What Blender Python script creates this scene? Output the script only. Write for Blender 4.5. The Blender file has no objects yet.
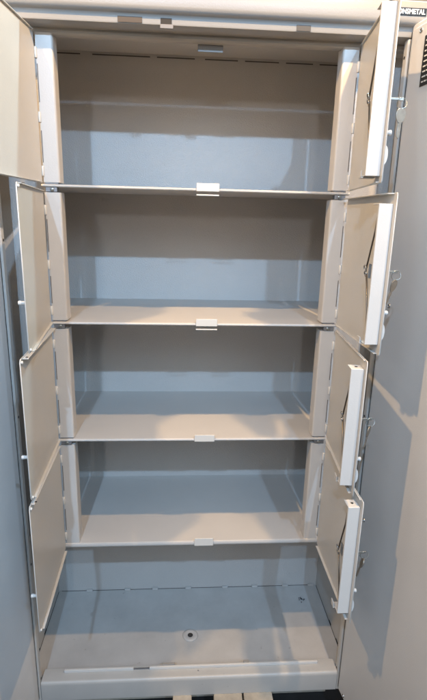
import bpy, bmesh, math, random
from mathutils import Vector, Matrix
random.seed(4)
R = math.radians
sc = bpy.context.scene
col = sc.collection

# ------------------------------------------------------------------ materials
def mat(name, color, rough=.45, metal=0.0, bump=0.0, bscale=900, mottle=0.0, mscale=6, spec=.5, coat=0.0, dirt=0.0, bdist=.001):
    m = bpy.data.materials.new(name); m.use_nodes = True
    nt = m.node_tree; b = nt.nodes['Principled BSDF']
    b.inputs['Base Color'].default_value = (*color, 1)
    b.inputs['Roughness'].default_value = rough
    b.inputs['Metallic'].default_value = metal
    b.inputs['Specular IOR Level'].default_value = spec
    b.inputs['Coat Weight'].default_value = coat
    tc = nt.nodes.new('ShaderNodeNewGeometry')
    last = None
    if mottle:
        n = nt.nodes.new('ShaderNodeTexNoise'); n.inputs['Scale'].default_value = mscale
        n.inputs['Detail'].default_value = 7; n.inputs['Roughness'].default_value = .62
        nt.links.new(tc.outputs['Position'], n.inputs['Vector'])
        r = nt.nodes.new('ShaderNodeMapRange')
        r.inputs['From Min'].default_value = .3; r.inputs['From Max'].default_value = .7
        r.inputs['To Min'].default_value = 1 - mottle; r.inputs['To Max'].default_value = 1 + mottle * .6
        nt.links.new(n.outputs['Fac'], r.inputs['Value'])
        mx = nt.nodes.new('ShaderNodeVectorMath'); mx.operation = 'SCALE'
        mx.inputs[0].default_value = color
        nt.links.new(r.outputs['Result'], mx.inputs['Scale'])
        nt.links.new(mx.outputs['Vector'], b.inputs['Base Color'])
        last = mx.outputs['Vector']
        rr = nt.nodes.new('ShaderNodeMapRange')
        rr.inputs['To Min'].default_value = rough - .07; rr.inputs['To Max'].default_value = rough + .1
        nt.links.new(n.outputs['Fac'], rr.inputs['Value']); nt.links.new(rr.outputs['Result'], b.inputs['Roughness'])
    if dirt and last:
        v = nt.nodes.new('ShaderNodeTexNoise'); v.inputs['Scale'].default_value = 55; v.inputs['Detail'].default_value = 3
        nt.links.new(tc.outputs['Position'], v.inputs['Vector'])
        r = nt.nodes.new('ShaderNodeMapRange')
        r.inputs['From Min'].default_value = .70; r.inputs['From Max'].default_value = .76
        r.inputs['To Min'].default_value = 0; r.inputs['To Max'].default_value = dirt
        nt.links.new(v.outputs['Fac'], r.inputs['Value'])
        mm = nt.nodes.new('ShaderNodeMix'); mm.data_type = 'RGBA'
        nt.links.new(r.outputs['Result'], mm.inputs['Factor'])
        nt.links.new(last, mm.inputs[6]); mm.inputs[7].default_value = (.16, .14, .12, 1)
        nt.links.new(mm.outputs[2], b.inputs['Base Color'])
    if bump:
        n2 = nt.nodes.new('ShaderNodeTexNoise'); n2.inputs['Scale'].default_value = bscale
        n2.inputs['Detail'].default_value = 2
        nt.links.new(tc.outputs['Position'], n2.inputs['Vector'])
        bp = nt.nodes.new('ShaderNodeBump'); bp.inputs['Strength'].default_value = bump
        bp.inputs['Distance'].default_value = bdist
        nt.links.new(n2.outputs['Fac'], bp.inputs['Height'])
        nt.links.new(bp.outputs['Normal'], b.inputs['Normal'])
    return m

PAINT = (.51, .49, .465)
M_side = mat('powder_coat_side', (.50, .48, .45), .55, bump=.4, bscale=420, mottle=.05, mscale=7)
M_in   = mat('powder_coat_interior', PAINT, .34, bump=.8, bscale=420, mottle=.035, mscale=7, spec=.5)
M_back = mat('powder_coat_back', PAINT, .29, bump=.8, bscale=430, mottle=.03, mscale=7, spec=.55, bdist=.0018)
M_fl   = mat('powder_coat_floor', (.50, .48, .455), .32, bump=.3, bscale=420, mottle=.13, mscale=8, dirt=.4)
M_sh   = mat('powder_coat_shelf', (.55, .52, .485), .5, bump=.3, bscale=420, mottle=.035, mscale=8)
M_post = mat('powder_coat_post', (.57, .535, .495), .38, bump=.25, bscale=420, mottle=.03, mscale=12)
M_door = mat('powder_coat_inner_door', (.585, .56, .52), .34, bump=.2, bscale=420, mottle=.05, mscale=7)
M_chan = mat('powder_coat_channel', (.62, .595, .56), .4, bump=.2, bscale=420, mottle=.03, mscale=15)
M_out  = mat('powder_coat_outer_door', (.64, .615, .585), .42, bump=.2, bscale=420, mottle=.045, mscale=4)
M_outl = mat('powder_coat_left_door_brightened', (.80, .785, .765), .4, bump=.2, bscale=420, mottle=.05, mscale=5)  # same coat as the right door, lightened in place of more light
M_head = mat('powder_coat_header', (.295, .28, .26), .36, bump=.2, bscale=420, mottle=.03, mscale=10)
M_tab  = mat('white_latch_plastic', (.66, .63, .58), .4)
M_slot = mat('shadow_slot', (.035, .032, .03), .9)
M_rail = mat('powder_coat_rail', (.45, .43, .40), .36, bump=.2, bscale=420, mottle=.05, mscale=12, dirt=.3)
M_bar = mat('matte_beige_bar', (.36, .34, .31), .85)
M_notch2 = mat('tab_paint_shaded', (.20, .18, .16), .5)  # tab colour darkened; on the strike tab it stands in for shade
M_hs = mat('hinge_gap', (.14, .115, .095), .8)
M_seam = mat('soft_seam', (.09, .085, .08), .8)
M_notch = mat('notch_shadow', (.085, .068, .055), .8)
M_dust = mat('dusty_galvanised_steel', (.30, .30, .31), .45, metal=.7, mottle=.2, mscale=60)
M_steel= mat('zinc_steel', (.42, .41, .40), .33, metal=.9, mottle=.15, mscale=80)
M_rod  = mat('dark_steel_rod', (.20, .17, .14), .4, metal=.8)
M_key  = mat('nickel_key', (.36, .37, .35), .35, metal=.8, mottle=.15, mscale=120)
M_keyd = mat('worn_brass_key', (.33, .29, .24), .4, metal=.7, mottle=.2, mscale=120)
M_blk  = mat('black_plate', (.012, .012, .014), .3)
M_white= mat('white_lettering', (.8, .8, .8), .5)
M_knob = mat('white_plastic_knob', (.60, .60, .58), .4)
M_floor= mat('dark_floor', (.018, .017, .017), .6, mottle=.4, mscale=20)
M_wood = mat('pale_pallet_wood', (.40, .35, .28), .7, bump=.5, bscale=120, mottle=.25, mscale=25)
M_wall = mat('brown_wall', (.23, .165, .115), .8, mottle=.1, mscale=3)
M_dirt = mat('grey_lint', (.05, .05, .05), .9)

# ------------------------------------------------------------------ helpers
def box(bm, x0, x1, y0, y1, z0, z1, mt=None):
    x0, x1 = min(x0, x1), max(x0, x1); y0, y1 = min(y0, y1), max(y0, y1); z0, z1 = min(z0, z1), max(z0, z1)
    vs = [bm.verts.new((x, y, z)) for x in (x0, x1) for y in (y0, y1) for z in (z0, z1)]
    for f in ((0,1,3,2),(4,6,7,5),(0,4,5,1),(2,3,7,6),(0,2,6,4),(1,5,7,3)):
        bm.faces.new([vs[i] for i in f])

def prism(bm, prof, a0, a1, axis='X'):
    """extrude a closed 2-D profile; axis X: profile is (y,z); axis Z: profile is (x,y); axis Y: (x,z)"""
    def P(p, a):
        return (a, p[0], p[1]) if axis == 'X' else (p[0], p[1], a) if axis == 'Z' else (p[0], a, p[1])
    A = [bm.verts.new(P(p, a0)) for p in prof]; B = [bm.verts.new(P(p, a1)) for p in prof]
    n = len(prof)
    for i in range(n):
        bm.faces.new((A[i], A[(i+1) % n], B[(i+1) % n], B[i]))
    bm.faces.new(A); bm.faces.new(B[::-1])

def tube(bm, pts, r, seg=10, closed=False):
    pts = [Vector(p) for p in pts]; n = len(pts); rings = []
    up = Vector((0, 0, 1)); prev = None
    for i, p in enumerate(pts):
        a = pts[i-1] if (i > 0 or closed) else p; b = pts[(i+1) % n] if (i < n-1 or closed) else p
        t = (b - a).normalized()
        if prev is None:
            u = t.cross(up) if abs(t.dot(up)) < .95 else t.cross(Vector((1, 0, 0)))
        else:
            u = prev - t * prev.dot(t)
        u.normalize(); prev = u; v = t.cross(u)
        rings.append([bm.verts.new(p + (u*math.cos(2*math.pi*k/seg) + v*math.sin(2*math.pi*k/seg)) * r) for k in range(seg)])
    m = n if closed else n-1
    for i in range(m):
        A, B = rings[i], rings[(i+1) % n]
        for k in range(seg):
            bm.faces.new((A[k], A[(k+1) % seg], B[(k+1) % seg], B[k]))
    if not closed:
        bm.faces.new(rings[0][::-1]); bm.faces.new(rings[-1])

def lathe(bm, prof, origin, axis, seg=20):
    """prof: list of (distance along axis, radius)"""
    o = Vector(origin); ax = Vector(axis).normalized()
    u = ax.orthogonal().normalized(); v = ax.cross(u); rings = []
    for d, r in prof:
        rings.append([bm.verts.new(o + ax*d + (u*math.cos(2*math.pi*k/seg)+v*math.sin(2*math.pi*k/seg))*max(r, 1e-5)) for k in range(seg)])
    for A, B in zip(rings, rings[1:]):
        for k in range(seg):
            bm.faces.new((A[k], A[(k+1) % seg], B[(k+1) % seg], B[k]))
    bm.faces.new(rings[0][::-1]); bm.faces.new(rings[-1])

def obj(name, bm, m, parent=None, bevel=0.0, seg=2, smooth=False, label=None, loc=None, rotz=0):
    bmesh.ops.recalc_face_normals(bm, faces=bm.faces)
    me = bpy.data.meshes.new(name); bm.to_mesh(me); bm.free()
    me.materials.append(m)
    o = bpy.data.objects.new(name, me); col.objects.link(o)
    if parent: o.parent = parent
    if loc: o.location = loc
    o.rotation_euler.z = rotz
    if smooth:
        for p in me.polygons: p.use_smooth = True
    if bevel:
        b = o.modifiers.new('edge', 'BEVEL'); b.width = bevel; b.segments = seg
        b.limit_method = 'ANGLE'; b.angle_limit = R(40); b.harden_normals = True
        for p in me.polygons: p.use_smooth = True
    if label: o['label'] = label
    return o

def thing(name, label, cat, loc=(0, 0, 0), group=None):
    o = bpy.data.objects.new(name, None); col.objects.link(o); o.location = loc
    o.empty_display_size = .05
    o['label'] = label; o['category'] = cat
    if group: o['group'] = group
    return o

def B(): return bmesh.new()

# ------------------------------------------------------------------ the cabinet
cab = thing('metal_cabinet', 'tall beige metal cabinet with four shelves, all of its doors standing open', 'cabinet')
W = .450; D = .374; ZC = 1.663; YS = .037; XH = .327; XI = .292
SH = [1.313, 1.0175, .7285, .4345]
PH = 0

bm = B(); box(bm, -W-.010, W+.010, D, D+.012, -.028, ZC+.002)
obj('back_panel', bm, M_back, cab)
for s in (-1, 1):
    bm = B(); box(bm, s*W, s*(W+.012), .006, D-.0005, -.028, ZC+.002)
    obj('side_panel', bm, M_side, cab)
bm = B(); box(bm, -W-.012, W+.012, .0045, D+.012, ZC+.0025, ZC+.0105); obj('roof_panel', bm, M_in, cab)
# floor with a pressed ring round the bolt hole
bm = B(); box(bm, -W+.0005, W-.0005, .03, D-.0005, -.012, 0); fl = obj('floor_panel', bm, M_fl, cab)
bm = B(); lathe(bm, [(0, .024), (.0012, .0225), (.0028, .0185), (.0030, .0135), (.0008, .0085)], (-.001, .172, .0002), (0, 0, 1), 32)
obj('pressed_ring', bm, M_fl, fl, smooth=True)
bm = B(); lathe(bm, [(0, .0082), (.0006, .0078)], (-.001, .172, .0011), (0, 0, 1), 24); obj('bolt_hole', bm, M_slot, fl)

# header rail across the top
prof = [(0, 1.662), (0, 1.640), (.0015, 1.635), (.005, 1.6315), (.010, 1.630), (.013, 1.628), (.0145, 1.6245), (.0145, 1.6165),
        (.0155, 1.6135), (.018, 1.6125), (.056, 1.6125), (.056, 1.615), (.0185, 1.615), (.0185, 1.634), (.004, 1.640), (.004, 1.6635), (.024, 1.6635), (.024, 1.6695), (.002, 1.6695)]
hd = None
HY, HZ = -.018, -.0055
prof = [(y+HY, z+HZ) for y, z in prof]
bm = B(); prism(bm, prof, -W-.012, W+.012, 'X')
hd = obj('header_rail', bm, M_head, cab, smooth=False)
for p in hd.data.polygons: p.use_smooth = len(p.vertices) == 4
for e in ((0,),): pass
hd.modifiers.new('n', 'EDGE_SPLIT').split_angle = R(38)
for x0, x1, mm in ((-.159, -.113, M_notch), (-.078, -.057, M_slot), (.184, .212, M_seam)):
    bm = B(); box(bm, x0, x1, .0135+HY, .0144+HY, 1.6145+HZ, 1.6245+HZ); obj('latch_notch', bm, mm, hd)
bm = B(); box(bm, -.079, -.054, .010+HY, .0142+HY, 1.606+HZ, 1.6135+HZ); obj('latch_tab', bm, M_notch2, hd, .0008)
# bar between the hinge posts below the header
prof = [(YS+.001, 1.6115), (YS+.0005, 1.609), (YS, 1.604), (YS+.001, 1.599), (YS+.005, 1.5965), (YS+.02, 1.5965), (YS+.02, 1.612)]
bm = B(); prism(bm, prof, -W+.001, W-.001, 'X'); b = obj('inner_head_bar', bm, M_bar, cab)
bm = B(); box(bm, -.005, .047, .0575, .060, 1.583, 1.5965); obj('strike_tab', bm, M_notch2, b, .0008)

# bottom rail
prof = [(.0, -.031), (0, .020), (.001, .0255), (.004, .029), (.008, .030), (.044, .030), (.046, .028), (.046, 0.0005), (.042, 0.0005), (.042, -.031)]
bm = B(); prism(bm, prof, -.4085, .4095, 'X'); br = obj('bottom_rail', bm, M_rail, cab)
br.modifiers.new('n', 'EDGE_SPLIT').split_angle = R(38)
for p in br.data.polygons: p.use_smooth = len(p.vertices) == 4
bm = B()
for x0, x1 in ((-.352, -.162), (-.118, .360)): box(bm, x0, x1, .0285, .0345, .0302, .0385)
obj('raised_stop_strip', bm, M_chan, br, .001)
bm = B(); box(bm, -.161, -.119, .031, .034, .0302, .0335); obj('latch_notch', bm, M_dust, br)
for x0, x1 in ((-.083, -.047), (.148, .162)):
    bm = B(); box(bm, x0, x1, .0362, .044, .0302, .038); obj('latch_tab', bm, M_head, br, .001)
bm = B(); lathe(bm, [(0, .0022), (.0006, .0018)], (.018, .0215, .0301), (0, 0, 1), 12); obj('rivet', bm, M_steel, br)

# jambs, filler panels
for s in (-1, 1):
    bm = B()
    prism(bm, [(s*(W+.012), .005), (s*(W+.012), 0), (s*.413, 0), (s*.4105, .0015), (s*.410, .004), (s*.410, .016), (s*.413, .016), (s*.413, .005)], -.030, 1.6055, 'Z')
    j = obj('door_jamb', bm, M_door, cab)
    for z in (.036, .40, .80, 1.20, 1.575):
        bm = B(); lathe(bm, [(0, .0032), (.0005, .003)], (s*.4098, .010, z), (-s, 0, 0), 12); obj('screw_hole', bm, M_slot, j)
    for z in (.095, .15, .21):
        bm = B(); box(bm, s*(W-.0002), s*(W-.0012), .05 + (z-.095)*1.2, .07 + (z-.095)*1.2, .004, .008); obj('weld_mark', bm, M_slot, j)
    bm = B(); box(bm, s*(XH+.0045), s*(W-.0005), YS+.045, YS+.0475, SH[3]-.004, 1.5955); obj('filler_panel', bm, M_in, cab)


# seam gap between the back panel and the floor, with the punched tabs
bm = B()
box(bm, -.44, .44, D-.0010, D-.0002, .0002, .0016)
seam = obj('seam_gap', bm, M_seam, cab)
for x in (-.345, -.215, -.120, -.005, .124, .229, .338, .43):
    bm = B(); box(bm, x-.010, x+.010, D-.0075, D-.0004, .0003, .0075); obj('seam_tab', bm, M_in, cab, .001)
for s in (-1, 1):
    bm = B(); box(bm, s*(W-.0002), s*(W-.001), .06, D-.004, .0003, .0020); obj('seam_gap', bm, M_slot, cab)
# punched slots along the top of the back
for x0, x1 in ((-.40, -.301), (-.270, -.121), (-.103, -.004), (.023, .110), (.129, .220), (.239, .312), (.33, .41)):
    bm = B(); box(bm, x0, x1, D-.0012, D-.0002, 1.6568, 1.6594)
    obj('punched_slot', bm, M_seam, cab)

# shelves
for i, z in enumerate(SH):
    t = (.0058, .006, .0065, .011)[i]
    zt = z + t/2
    pr_ = [(YS-.001, z-t/2), (YS-.003, z-t/2+.0012), (YS-.0035, z), (YS-.0025, zt-.0012), (YS, zt), (D-.0004, zt), (D-.0004, zt-.002), (YS+.012, zt-.002), (YS+.012, z-t/2)]
    bm = B(); prism(bm, pr_, -XH-.004, XH+.004, 'X')
    box(bm, -W+.001, -XH-.004, YS+.049, D-.0004, zt-.002, zt-.0002)
    box(bm, XH+.004, W-.001, YS+.049, D-.0004, zt-.002, zt-.0002)
    s_ = obj('shelf', bm, M_sh, cab)
    s_.modifiers.new('n', 'EDGE_SPLIT').split_angle = R(50)
    xc = (.020, .023, .0235, .027)[i]
    bm = B(); box(bm, xc-.0245, xc+.0245, YS-.0065, YS-.0038, z-t/2-.0005, zt+.0105)
    st = obj('strike_plate', bm, M_tab, s_, .0008)
    if i < 2:
        bm = B(); box(bm, xc-.0245, xc+.0245, YS-.006, YS-.0038, z-t/2-.0095, z-t/2-.0065); obj('strike_lip', bm, M_tab, s_, .0006)
    for s in (-1, 1):   # pivot brackets at the post ends
        if i == 3: continue
        bm = B(); box(bm, s*.296, s*.324, YS+.001, YS+.018, z+t/2+.0003, z+.0065)
        box(bm, s*.299, s*.323, YS-.001, YS+.015, z-.0125, z-t/2-.0003)
        hb = obj('hinge_bracket', bm, M_dust, cab, .0006)
        bm = B(); lathe(bm, [(0, .0042), (.0016, .004), (.0022, .0025)], (s*.309, YS-.0012, z-.0075), (0, -1, 0), 14); obj('pivot_bolt', bm, M_key, hb, smooth=True)

# hinge posts
tops = [1.5985, SH[0]-.0135, SH[1]-.0135, SH[2]-.0135]
for i in range(4):
    z0 = SH[i] + .0065 if i < 3 else SH[3] + .006
    z1 = tops[i]
    for s in (-1, 1):
        a, b_ = XI, XH - .0015
        r = .005
        pf = [(b_, YS+.034), (b_, YS)]
        for k in range(6):
            th = R(90 * k / 5)
            pf.append((a + r - r*math.sin(th), YS + r - r*math.cos(th)))
        pf += [(a, YS+.034)]
        bm = B(); prism(bm, [(s*x, y) for x, y in pf], z0, z1, 'Z')
        p = obj('hinge_post', bm, M_post, cab)
        p.modifiers.new('n', 'EDGE_SPLIT').split_angle = R(38)
        for f in p.data.polygons: f.use_smooth = True
        L = z1 - z0
        for f0, f1 in ((.14, .36), (.55, .80)):   # knuckle gaps
            bm = B(); box(bm, s*(XH-.0038), s*(XH-.0024), YS-.0006, YS+.001, z0+L*f0, z0+L*f1); obj('hinge_slot', bm, M_hs, p)
        for f0 in (.45, .87, .08):
            bm = B(); lathe(bm, [(0, .0026), (.0008, .0031), (.0192, .0031), (.020, .0026)], (s*(XH-.001), YS-.0015, z0+L*f0-.010), (0, 0, 1), 12)
            obj('hinge_knuckle', bm, M_tab, p, smooth=True)

# ------------------------------------------------------------------ inner doors
ranges = [(SH[0]+.0045, 1.600), (SH[1]+.003, SH[0]-.010), (SH[2]+.005, SH[1]-.008), (SH[3]-.006, SH[2]-.008)]
freeR = [.292, .322, .302, .325]
freeL = [-.352, -.296, -.313, -.318]
LOCK = []
def inner_door(s, i):
    z0, z1 = ranges[i]
    fx = (freeR if s > 0 else freeL)[i]
    hx, hy = s*XH, YS - .006
    dx, dy = fx - hx, -.237 - hy
    w = math.hypot(dx, dy); ang = math.atan2(dx, -dy)       # local -Y is out along the door
    nm = 'inner_door'
    t = .002
    # local frame: door lies along -Y from origin, inner face towards -s X
    i_ = -s
    bm = B()
    cut = .006 if s > 0 else .010
    prof = [(-.0, z0), (-w+cut*.4, z0), (-w, z0+cut*.6), (-w, z1-cut*.6), (-w+cut*.4, z1), (0, z1)]
    # sheet: pentagonal outline in (y,z) extruded in x
    prism(bm, prof, 0, t*s, 'X')
    d = obj(nm, bm, M_door, cab, .0006, 2, loc=(hx, hy, 0), rotz=ang)
    sub = lambda n, bm, m, bev=0, sm=False, lab=None: obj(n, bm, m, d, bev, 2, sm, lab)
    # edge returns
    fl_w = {0: .004, 1: .004, 2: .011, 3: .006}[i] if s < 0 else {0: .004, 1: .012, 2: .003, 3: .003}[i]
    bm = B(); box(bm, i_*.0002, i_*fl_w, -w+.012, -.008, z1-.0022, z1-.0006); sub('top_return', bm, M_door, .0004)
    bm = B(); box(bm, i_*.0002, i_*.006, -w+.012, -.012, z0+.0006, z0+.0022); sub('bottom_return', bm, M_door, .0004)
    if s < 0:
        bm = B(); lathe(bm, [(0, .0026), (.0007, .0022)], (i_*.0065, -w+.020, z1-.0005), (0, 0, 1), 12); sub('punched_hole', bm, M_slot)
        # corner lugs
        for zz in (z1-.006, z0+.006):
            bm = B(); lathe(bm, [(0, .0030), (.002, .0030), (.0032, .0018)], (i_*.0002, -w+.005, zz), (i_, 0, 0), 12); sub('corner_stud', bm, M_tab, sm=True)
        zk = z0 + .088
        bm = B(); lathe(bm, [(0, .0035), (.006, .003), (.0065, .0038), (.0105, .0038), (.0115, .003)], (-i_*.002, -w+.007, zk), (-i_, 0, 0), 18)
        sub('rubber_buffer', bm, M_knob, sm=True)
    else:
        zc0 = z0 + (.011 if i == 0 else .018); zc1 = z1 - .018
        yc = -w + .011
        bm = B()
        box(bm, i_*.0003, i_*.0245, yc, yc+.0016, zc0, zc1)            # front wall
        box(bm, i_*.0003, i_*.0245, yc+.0016, yc+.030, zc1-.0016, zc1)  # top plate
        box(bm, i_*.0003, i_*.0245, yc+.0016, yc+.030, zc0, zc0+.0016)
        box(bm, i_*.0229, i_*.0245, yc+.0016, yc+.006, zc0+.0016, zc1-.0016)
        ch = sub('lock_channel', bm, M_chan, .0011)
        bm = B(); box(bm, i_*.004, i_*.028, yc+.018, yc+.034, zc0-.0002, zc0-.0022); box(bm, i_*.0262, i_*.028, yc+.018, yc+.034, zc0-.0002, zc0+.010)
        sub('guide_tab', bm, M_chan, .0006)
        bm = B(); lathe(bm, [(0, .0030), (.0006, .0028)], (i_*.012, yc+.016, zc1+.0001), (0, 0, 1), 12); sub('rod_hole', bm, M_slot)
        zl = (z0 + .135) if i == 0 else z0 + .148
        yl = yc + .040
        # lock barrel and cam with bent wire ends
        bm = B(); lathe(bm, [(0, .0085), (.006, .0085), (.008, .0065), (.012, .0065)], (i_*.0003, yl, zl), (i_, 0, 0), 20)
        lk = sub('lock_barrel', bm, M_steel, sm=False)
        bm = B(); box(bm, i_*.0122, i_*.0142, yl-.006, yl+.008, zl-.014, zl+.012); sub('lock_cam', bm, M_steel, .0005)
        rod = [(i_*.019, yc+.012, zc1-.002), (i_*.0195, yc+.020, (zc1*.6+zl*.4)), (i_*.022, yl-.002, zl+.004)]
        bm = B(); tube(bm, rod, .0016, 8); sub('latch_rod', bm, M_rod, sm=True)
        rod = [(i_*.019, yc+.012, zc0+.002), (i_*.0195, yc+.018, (zc0*.6+zl*.4)), (i_*.022, yl-.006, zl-.004)]
        bm = B(); tube(bm, rod, .0016, 8); sub('latch_rod', bm, M_rod, sm=True)
        bm = B()
        for dy_, dz_, rr in ((.001, .004, .0052), (-.003, -.006, .0045)):
            tube(bm, [(i_*(.023 + .0015*math.sin(a)), yl+dy_+rr*math.cos(a), zl+dz_+rr*math.sin(a)) for a in [2*math.pi*k/18 for k in range(18)]], .0012, 6, True)
        sub('rod_hook', bm, M_steel, sm=True)
        # outside: lock face, rubber buffer, white finger pull
        o_ = -i_
        bm = B(); lathe(bm, [(.002, .0095), (.0045, .0095), (.0055, .008)], (0, yl-.012, zl), (o_, 0, 0), 20); sub('lock_face', bm, M_steel)
        yk = -w + .010
        bm = B(); lathe(bm, [(.002, .0042), (.0065, .0036), (.0070, .0042), (.0095, .0042), (.0105, .0033)], (0, yk, z0+.0775), (o_, 0, 0), 18); sub('rubber_buffer', bm, M_knob, sm=True)
        bm = B(); pts = []
        for k in range(13):
            a = math.pi * k / 12
            pts.append((o_*(.002 + .0055*math.sin(a)), z0+.043 + .015*math.cos(a)))
        prism(bm, pts, yk-.006, yk+.010, 'Y'); sub('finger_pull', bm, M_knob, .0010)
        # world position of the keyhole
        Mx = Matrix.Translation((hx, hy, 0)) @ Matrix.Rotation(ang, 4, 'Z')
        LOCK.append(Mx @ Vector((o_*.0055, yl-.012, zl)))
    return d
for s in (-1, 1):
    for i in range(4): inner_door(s, i)

# ------------------------------------------------------------------ outer doors
def outer_door(s, ang, z0=-.022, z1=1.628, hx=.4125, width=.455, m=None):
    m = m or M_out
    # local: door along -Y from origin, inner face towards -s X
    i_ = -s; t = .022
    bm = B()
    r = .012; w = width
    out = [(-.001, z0), (-w, z0), (-w, z1), (-.001, z1)]
    prism(bm, out, -i_*.001, -i_*t, 'X')
    d = obj('outer_door', bm, m, cab, .004, 3, loc=(s*hx, -.004, 0), rotz=s*ang)
    # raised inner panel, inset from the hinge edge so that a flange step shows
    bm = B()
    st = .012 if s > 0 else .030
    prism(bm, [(-st, z0+.012), (-w+.02, z0+.012), (-w+.02, z1-.012), (-st, z1-.012)], i_*0.0, i_*.004, 'X')
    obj('inner_lining', bm, m, d, .003, 3)
    return d
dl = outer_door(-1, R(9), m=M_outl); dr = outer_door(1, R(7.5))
for z in (.0, .55, 1.08, 1.606):
    bm = B(); lathe(bm, [(0, .0048), (.0012, .0045), (.0018, .0025), (.0008, .002)], (-.004, -.042, z), (-1, 0, 0), 16)
    obj('screw', bm, M_steel, dr, smooth=False)
# dark data label on the right-hand door
bm = B(); box(bm, -.0041, -.0048, -.058, -.130, 1.505, 1.592)
lb = obj('data_label', bm, M_blk, dr)
for k in range(9):
    z = 1.583 - k*.0088; y = -.063; n = 0
    while y > -.118 and n < 9:
        L = random.uniform(.004, .012)
        bm = B(); box(bm, -.00485, -.0051, y, y-L, z-.0012, z+.0012); obj('printed_line', bm, M_tab, lb)
        y -= L + .003; n += 1
# hinge-side seams on both outer doors
for d, s in ((dl, -1), (dr, 1)):
    for y in (-.0045,):
        bm = B(); box(bm, -s*.0010, -s*.0016, y-.0012, y, -.01, 1.615); obj('seam_gap', bm, M_slot, d)

# nameplate on the header
bm = B(); box(bm, .360, .4318, HY-.0016, HY-.0001, 1.6395, 1.6525); npl = obj('nameplate', bm, M_blk, hd, .0004)
cu = bpy.data.curves.new('lettering', 'FONT'); cu.body = 'ONSMETAL'; cu.size = .0118; cu.align_x = 'RIGHT'; cu.offset = .00035
cu.extrude = .0003
to = bpy.data.objects.new('lettering', cu); col.objects.link(to)
dg = bpy.context.evaluated_depsgraph_get(); me = bpy.data.meshes.new_from_object(to.evaluated_get(dg))
bpy.data.objects.remove(to)
xs = [v.co.x for v in me.vertices]; sx = .0540 / (max(xs)-min(xs)); mx_ = max(xs)
me.transform(Matrix.Translation((.4290, HY-.0022, 1.6418)) @ Matrix.Rotation(R(90), 4, 'X') @ Matrix.Diagonal((sx, 1, 1, 1)) @ Matrix.Translation((-mx_, 0, 0)))
me.materials.append(M_white)
lt = bpy.data.objects.new('lettering', me); col.objects.link(lt); lt.parent = npl

# ------------------------------------------------------------------ keys
KL = ['bright keys on a ring in the lock of the topmost right inner door',
      'brown-headed key hanging from the lock of the second inner door from the top',
      'worn key hanging from the lock of the third inner door, above the lowest set',
      'dark thin key hanging from the lock of the lowest right inner door']
for i, p in enumerate(LOCK):
    t = thing('key_set', KL[i], 'keys', tuple(p), 'keys left in the inner door locks')
    # inserted key: bow is a flat plate beyond the shank
    bm = B(); box(bm, 0, .020, -.0009, .0009, -.0022, .0016)
    box(bm, .020, .028, -.0010, .0010, -.0030, .0026)
    obj('inserted_key', bm, M_key, t, .0006)
    cx, cz = .0255, -.0065
    bm = B(); tube(bm, [(cx + .0085*math.sin(a), .002*math.sin(a*2), cz + .0085*math.cos(a)) for a in [2*math.pi*k/24 for k in range(24)]], .0007, 6, True)
    obj('key_ring', bm, M_key, t, smooth=True)
    tilt = (R(2), R(17), R(9), R(15))[i]
    Rm = Matrix.Translation((cx, -.001, cz-.0085)) @ Matrix.Rotation(tilt, 4, 'Y') @ Matrix.Rotation((R(10), R(35), R(50), R(80))[i], 4, 'Z')
    bm = B()
    out = []
    for a in range(0, 360, 24):
        rr = .0125
        out.append((rr*(.72 + .14*math.cos(R(a)))*math.sin(R(a)), -.011 + rr*math.cos(R(a))*.95))
    prism(bm, out, -.0011, .0011, 'Y')
    prism(bm, [(-.0034, -.0225), (.0034, -.0225), (.0034, -.030), (.0026, -.032), (.0034, -.035), (.0024, -.038), (.0032, -.041), (.0010, -.047), (-.0030, -.044)], -.0009, .0009, 'Y')
    bmesh.ops.transform(bm, matrix=Rm, verts=bm.verts)
    obj('hanging_key', bm, M_key if i == 0 else M_keyd, t, .0004)

# small dirt in the bottom compartment
bm = B()
for k in range(14):
    a = random.uniform(0, 6.28); r = random.uniform(0, .011) ** 1
    x, y = .383 + r*math.cos(a)*1.3, .305 + r*math.sin(a)
    L = random.uniform(.002, .006); b2 = random.uniform(0, 6.28)
    tube(bm, [(x, y, .001), (x+L*math.cos(b2)*.5, y+L*math.sin(b2)*.5, .002+random.random()*.002), (x+L*math.cos(b2), y+L*math.sin(b2), .001)], .0010, 6)
bmesh.ops.recalc_face_normals(bm, faces=bm.faces)
o = obj('lint', bm, M_dirt); o['label'] = 'small dark tuft of lint on the cabinet floor near its right rear corner'; o['category'] = 'lint'

# ------------------------------------------------------------------ under and behind the cabinet
pal = thing('wooden_pallet', 'pale wooden pallet boards showing beneath the front edge of the metal cabinet', 'pallet', (0, 0, -.16))
for x0, x1 in ((-.052, .000), (.062, .141), (.146, .226)):
    bm = B(); box(bm, x0, x1, -.035, .38, .106, .1285); obj('board', bm, M_wood, pal, .0015)
for y in (.10, .22, .34):
    bm = B(); box(bm, -.44, .42, y, y+.04, .0005, .1055); obj('bearer', bm, M_wood, pal, .002)
bm = B(); box(bm, -6, 6, -7, 1.2, -.18, -.16); o = obj('floor', bm, M_floor); o['kind'] = 'structure'
bm = B(); box(bm, -3, 3, .75, .85, -.16, 3.0); o = obj('wall', bm, M_wall); o['kind'] = 'structure'
o['label'] = 'brown wall behind the cabinet'; o['category'] = 'wall'

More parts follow.
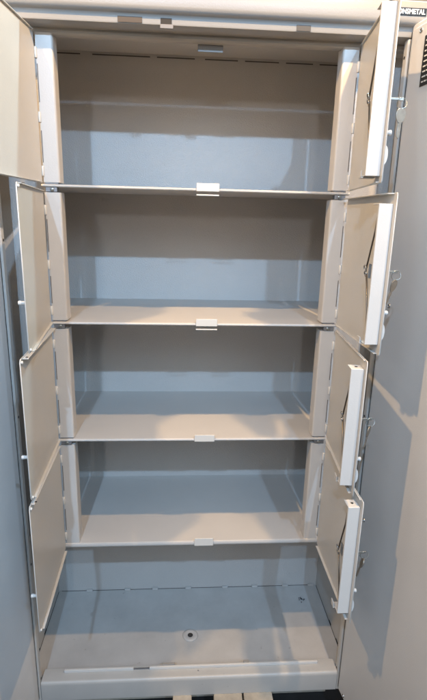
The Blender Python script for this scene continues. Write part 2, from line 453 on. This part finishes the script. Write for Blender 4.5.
# ------------------------------------------------------------------ light
def lamp(name, loc, power, color, size=.02):
    l = bpy.data.lights.new(name, 'POINT'); l.energy = power; l.color = color; l.shadow_soft_size = size
    o = bpy.data.objects.new(name, l); col.objects.link(o); o.location = loc
WARM = (1.0, .65, .31); COOL = (.41, .67, 1.0)
lamp('ceiling_or_fill_lamp', (.43, -.61, 2.20), 62, WARM)
lamp('ceiling_or_fill_lamp', (-.62, -.61, 2.20), 60, WARM)
lamp('ceiling_or_fill_lamp', (-.35, -1.98, 2.32), 106, COOL)
lamp('ceiling_or_fill_lamp', (.43, -1.98, 2.32), 88, COOL)
lamp('ceiling_or_fill_lamp', (-1.4, -2.2, 2.32), 44, (.85, .92, 1), .5)  # added soft side fill, mainly for the right outer door
lamp('ceiling_or_fill_lamp', (1.0, -2.5, 2.32), 72, (.62, .82, 1), .5)  # unseen soft fill put in to brighten the left outer door
lamp('ceiling_or_fill_lamp', (-.6, -6.0, 2.25), 110, (.95, .97, 1), .12)
lamp('ceiling_or_fill_lamp', (.35, .14, 2.35), 46, (.52, .84, 1))

w = bpy.data.worlds.new('World'); sc.world = w; w.use_nodes = True
nt = w.node_tree; bg = nt.nodes['Background']
tc = nt.nodes.new('ShaderNodeTexCoord'); sp = nt.nodes.new('ShaderNodeSeparateXYZ'); rp = nt.nodes.new('ShaderNodeValToRGB')
mr = nt.nodes.new('ShaderNodeMapRange'); mr.inputs['From Min'].default_value = -1; mr.inputs['From Max'].default_value = 1
nt.links.new(tc.outputs['Generated'], sp.inputs[0]); nt.links.new(sp.outputs['Z'], mr.inputs['Value']); nt.links.new(mr.outputs['Result'], rp.inputs['Fac'])
cr = rp.color_ramp; cr.elements[0].position = .35; cr.elements[0].color = (.10, .085, .07, 1)
cr.elements[1].position = .75; cr.elements[1].color = (.37, .325, .285, 1)
nt.links.new(rp.outputs['Color'], bg.inputs['Color']); bg.inputs['Strength'].default_value = .46

# ------------------------------------------------------------------ camera (solved from the photograph)
cam = bpy.data.cameras.new('camera'); co = bpy.data.objects.new('camera', cam); col.objects.link(co)
yaw, pitch, roll, F = -.06879675, -.26215487, .02415086, 488.926
fwd = Vector((-math.sin(yaw)*math.cos(pitch), math.cos(yaw)*math.cos(pitch), math.sin(pitch)))
r0 = Vector((math.cos(yaw), math.sin(yaw), 0)); u0 = r0.cross(fwd)
r = r0*math.cos(roll) + u0*math.sin(roll); u = -r0*math.sin(roll) + u0*math.cos(roll)
Mx = Matrix((r, u, -fwd)).transposed().to_4x4(); Mx.translation = Vector((-.03548655, -1.06788896, 1.25345073))
co.matrix_world = Mx
cam.sensor_fit = 'VERTICAL'; cam.sensor_height = 36; cam.lens = 36*F/700
cam.clip_start = .01; cam.clip_end = 100
sc.camera = co
sc.view_settings.view_transform = 'Standard'; sc.view_settings.look = 'None'; sc.view_settings.exposure = 0; sc.view_settings.gamma = 1
